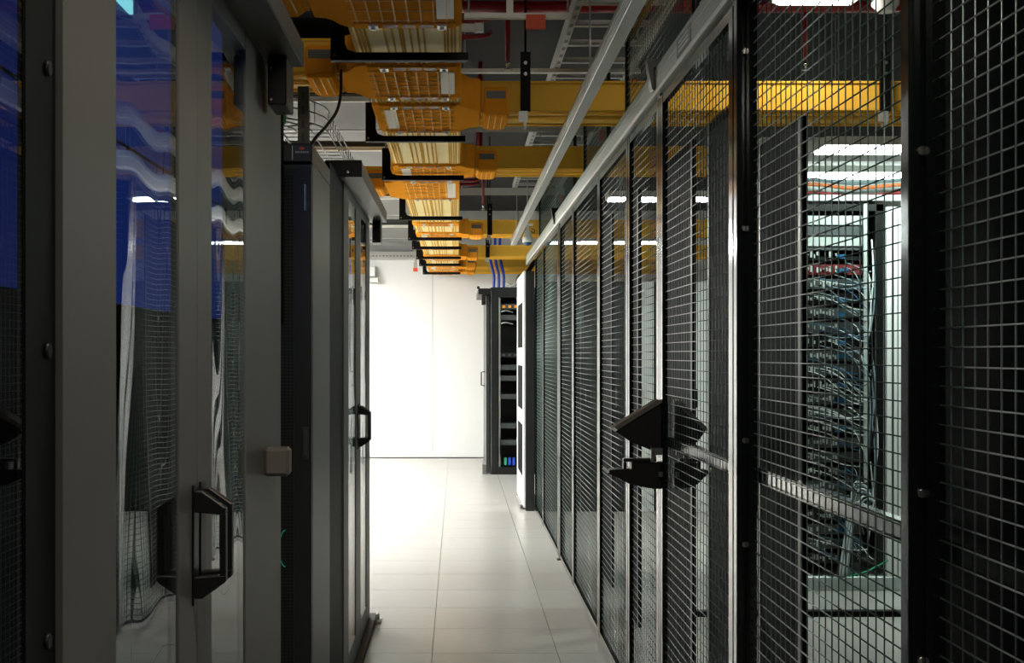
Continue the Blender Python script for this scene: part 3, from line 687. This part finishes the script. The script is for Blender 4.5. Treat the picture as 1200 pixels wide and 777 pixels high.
for k, z in enumerate((3.01, 3.09)):
    t = pipe([(-.1, 6.92, z), (.10, 6.92, z), (.15, 6.93, z+.01), (.165, 6.98, z+.03), (.165, 7.05, z+.05)], .012, 'bent dark red pipe right of the fibre tray, %s of the pair' % ('lower', 'upper')[k])
for k in range(6):
    pipe([(-.44, 9.45+.25*k, 2.74), (.12, 9.45+.25*k, 2.74), (.155, 9.47+.25*k, 2.75), (.16, 9.55+.25*k, 2.8), (.16, 9.6+.25*k, CEIL)], .014,
         'slim red conduit bending over the fibre tray, %s of six from the viewer' % ORD[k])
t = thing('strut_stub', (.06, 6.9, 2.95), 'short white strut stub between the bent red pipes', 'strut')
bx(.0, .085, 6.85, 6.88, 3.025, 3.06).build('channel', M['white_strut'], t); bx(.085, .13, 6.84, 6.885, 3.02, 3.062).build('end_clamp', M['galv'], t)

# grey ceiling ducts over the left corridor
for k, (y0, y1) in enumerate(((8.3, 9.9), (10.3, 12.4), (13.5, 15.6), (16.5, 18.6))):
    t = thing('ceiling_duct', (-2.4, (y0+y1)/2, 2.95), 'flat grey ventilation duct at upper left, %s from the viewer' % ORD[k], 'duct', 'grey ceiling ducts')
    bx(-4.6, -.47, y0+.02, y1, 2.95, 3.25).build('duct_body', M['grey_duct'], t)
    bx(-4.6, -.47, y0-.01, y0+.02, 2.94, 2.97).build('flange', M['duct_edge'], t)
    bx(-4.6, -.47, y1-.5, y1-.47, 2.945, 2.95).build('seam', M['galv'], t)
for k, (y, z) in enumerate(((7.7, 2.96), (7.95, 2.93))):
    pipe([(-4, y, z), (-.48, y, z)], .014, 'thin black conduit at upper left, %s of two' % ('nearer', 'farther')[k], 'cable_k', 'conduit', 'conduit')
t = thing('perforated_tray', (-1.3, 19.2, 2.76), 'perforated grey cable tray high on the white end wall', 'cable tray')
bx(-2.2, -.52, 19.15, 19.17, 2.76, 2.85).build('side_rail', M['galv'], t); bx(-2.2, -.52, 19.17, 19.5, 2.76, 2.765).build('bed', M['galv'], t)
m = MB()
for k in range(34): m.box(-2.18+.048*k, -2.155+.048*k, 19.147, 19.15, 2.785, 2.80)
m.build('slot', M['sticker'], t)
t = thing('tray_drop', (-.575, 19.1, 2.55), 'slotted upright with an orange cap below the perforated tray', 'strut')
bx(-.59, -.555, 19.08, 19.12, 2.70, CEIL).build('upright', M['galv'], t); bx(-.60, -.55, 19.07, 19.13, 2.62, 2.70).build('bracket', M['galv'], t); bx(-.605, -.545, 19.06, 19.13, 2.575, 2.62).build('end_cap', M['cap'], t)
t = thing('wall_light', (-1.2, 19.4, 2.45), 'small white fixture high on the end wall at the door edge', 'fixture')
bx(-1.32, -1.14, 19.38, 19.484, 2.52, 2.66).build('body', M['white'], t, .01); bx(-1.32, -1.10, 19.33, 19.484, 2.44, 2.50).build('shelf', M['alu'], t)

# upper left: wire basket tray, slotted strut, cables
t = thing('wire_basket_tray', (-.62, 6, 2.28), 'grey wire basket tray curving above the charcoal cabinet', 'cable tray')
m = MB(); zt, zb = 2.372, 2.29
def path(off, z):
    R = .42-off; cx, cy = -.92, 5.35
    pts = [(-2.2, cy-R, z)]+[(cx+R*math.sin(a*math.pi/16), cy-R*math.cos(a*math.pi/16), z) for a in range(9)]+[(cx+R, 7.6, z)]
    return pts
for off, z in ((0, zt), (0, zt-.04), (0, zb), (.06, zb), (.12, zb), (.18, zb), (.24, zb), (.24, zt-.04), (.24, zt)): m.tube(path(off, z), .0028, 5)
for y in [5.4+.1*k for k in range(22)]: m.tube([(-.5, y, zt), (-.5, y, zb), (-.74, y, zb), (-.74, y, zt)], .0025, 4)
for a in range(0, 8, 2):
    s_, c_ = math.sin(a*math.pi/16), -math.cos(a*math.pi/16); m.tube([(-.92+.42*s_, 5.35+.42*c_, zt), (-.92+.42*s_, 5.35+.42*c_, zb), (-.92+.18*s_, 5.35+.18*c_, zb), (-.92+.18*s_, 5.35+.18*c_, zt)], .0025, 4)
for x in [-1.0-.1*k for k in range(12)]: m.tube([(x, 4.93, zt), (x, 4.93, zb), (x, 5.17, zb), (x, 5.17, zt)], .0025, 4)
m.build('wire', M['frame_dk'], t)
t = thing('slotted_strut', (-.557, 5.05, 2.12), 'dark slotted strut standing on the charcoal cabinet', 'strut')
bx(-.577, -.537, 5.03, 5.07, 2.121, 2.40).build('upright', M['frame_dk'], t)
m = MB()
for k in range(5): m.box(-.562, -.552, 5.027, 5.0305, 2.15+.05*k, 2.18+.05*k)
m.build('slot', M['grey_duct'], t)
o = cable([(-.455, 5.45, 2.545), (-.452, 5.40, 2.45), (-.458, 5.30, 2.36), (-.475, 5.05, 2.26), (-.50, 4.86, 2.18), (-.51, 4.78, 2.122)], .006, 'black_cable', M['cable_k']); tag(o, 'thin black cable hanging from the branch duct to the charcoal cabinet', 'cable')
for k in range(3):
    o = cable([(-.60-.03*k, 4.70, 2.125), (-.60-.03*k, 4.68, 2.18), (-.585-.02*k, 4.72, 2.23), (-.62-.02*k, 4.85, 2.30)], .006, 'green_cable', M['cable_gr']); tag(o, 'green cable rising behind the charcoal cabinet cap, %s of three' % ('rightmost', 'middle', 'leftmost')[k], 'cable', 'green cables')
t = thing('smoke_detector', (1.86, 6.05, 2.92), 'white round detector under the ceiling seen through the mesh at upper right', 'detector')
MB().tube([(1.86, 6.05, 2.99), (1.86, 6.05, 2.95), (1.86, 6.05, 2.935), (1.86, 6.05, 2.92)], [.06, .06, .045, .04], 20).build('housing', M['white'], t)
MB().cyl((1.86, 6.05, 2.99), (1.86, 6.05, CEIL), .012, 8).build('stem', M['white'], t)
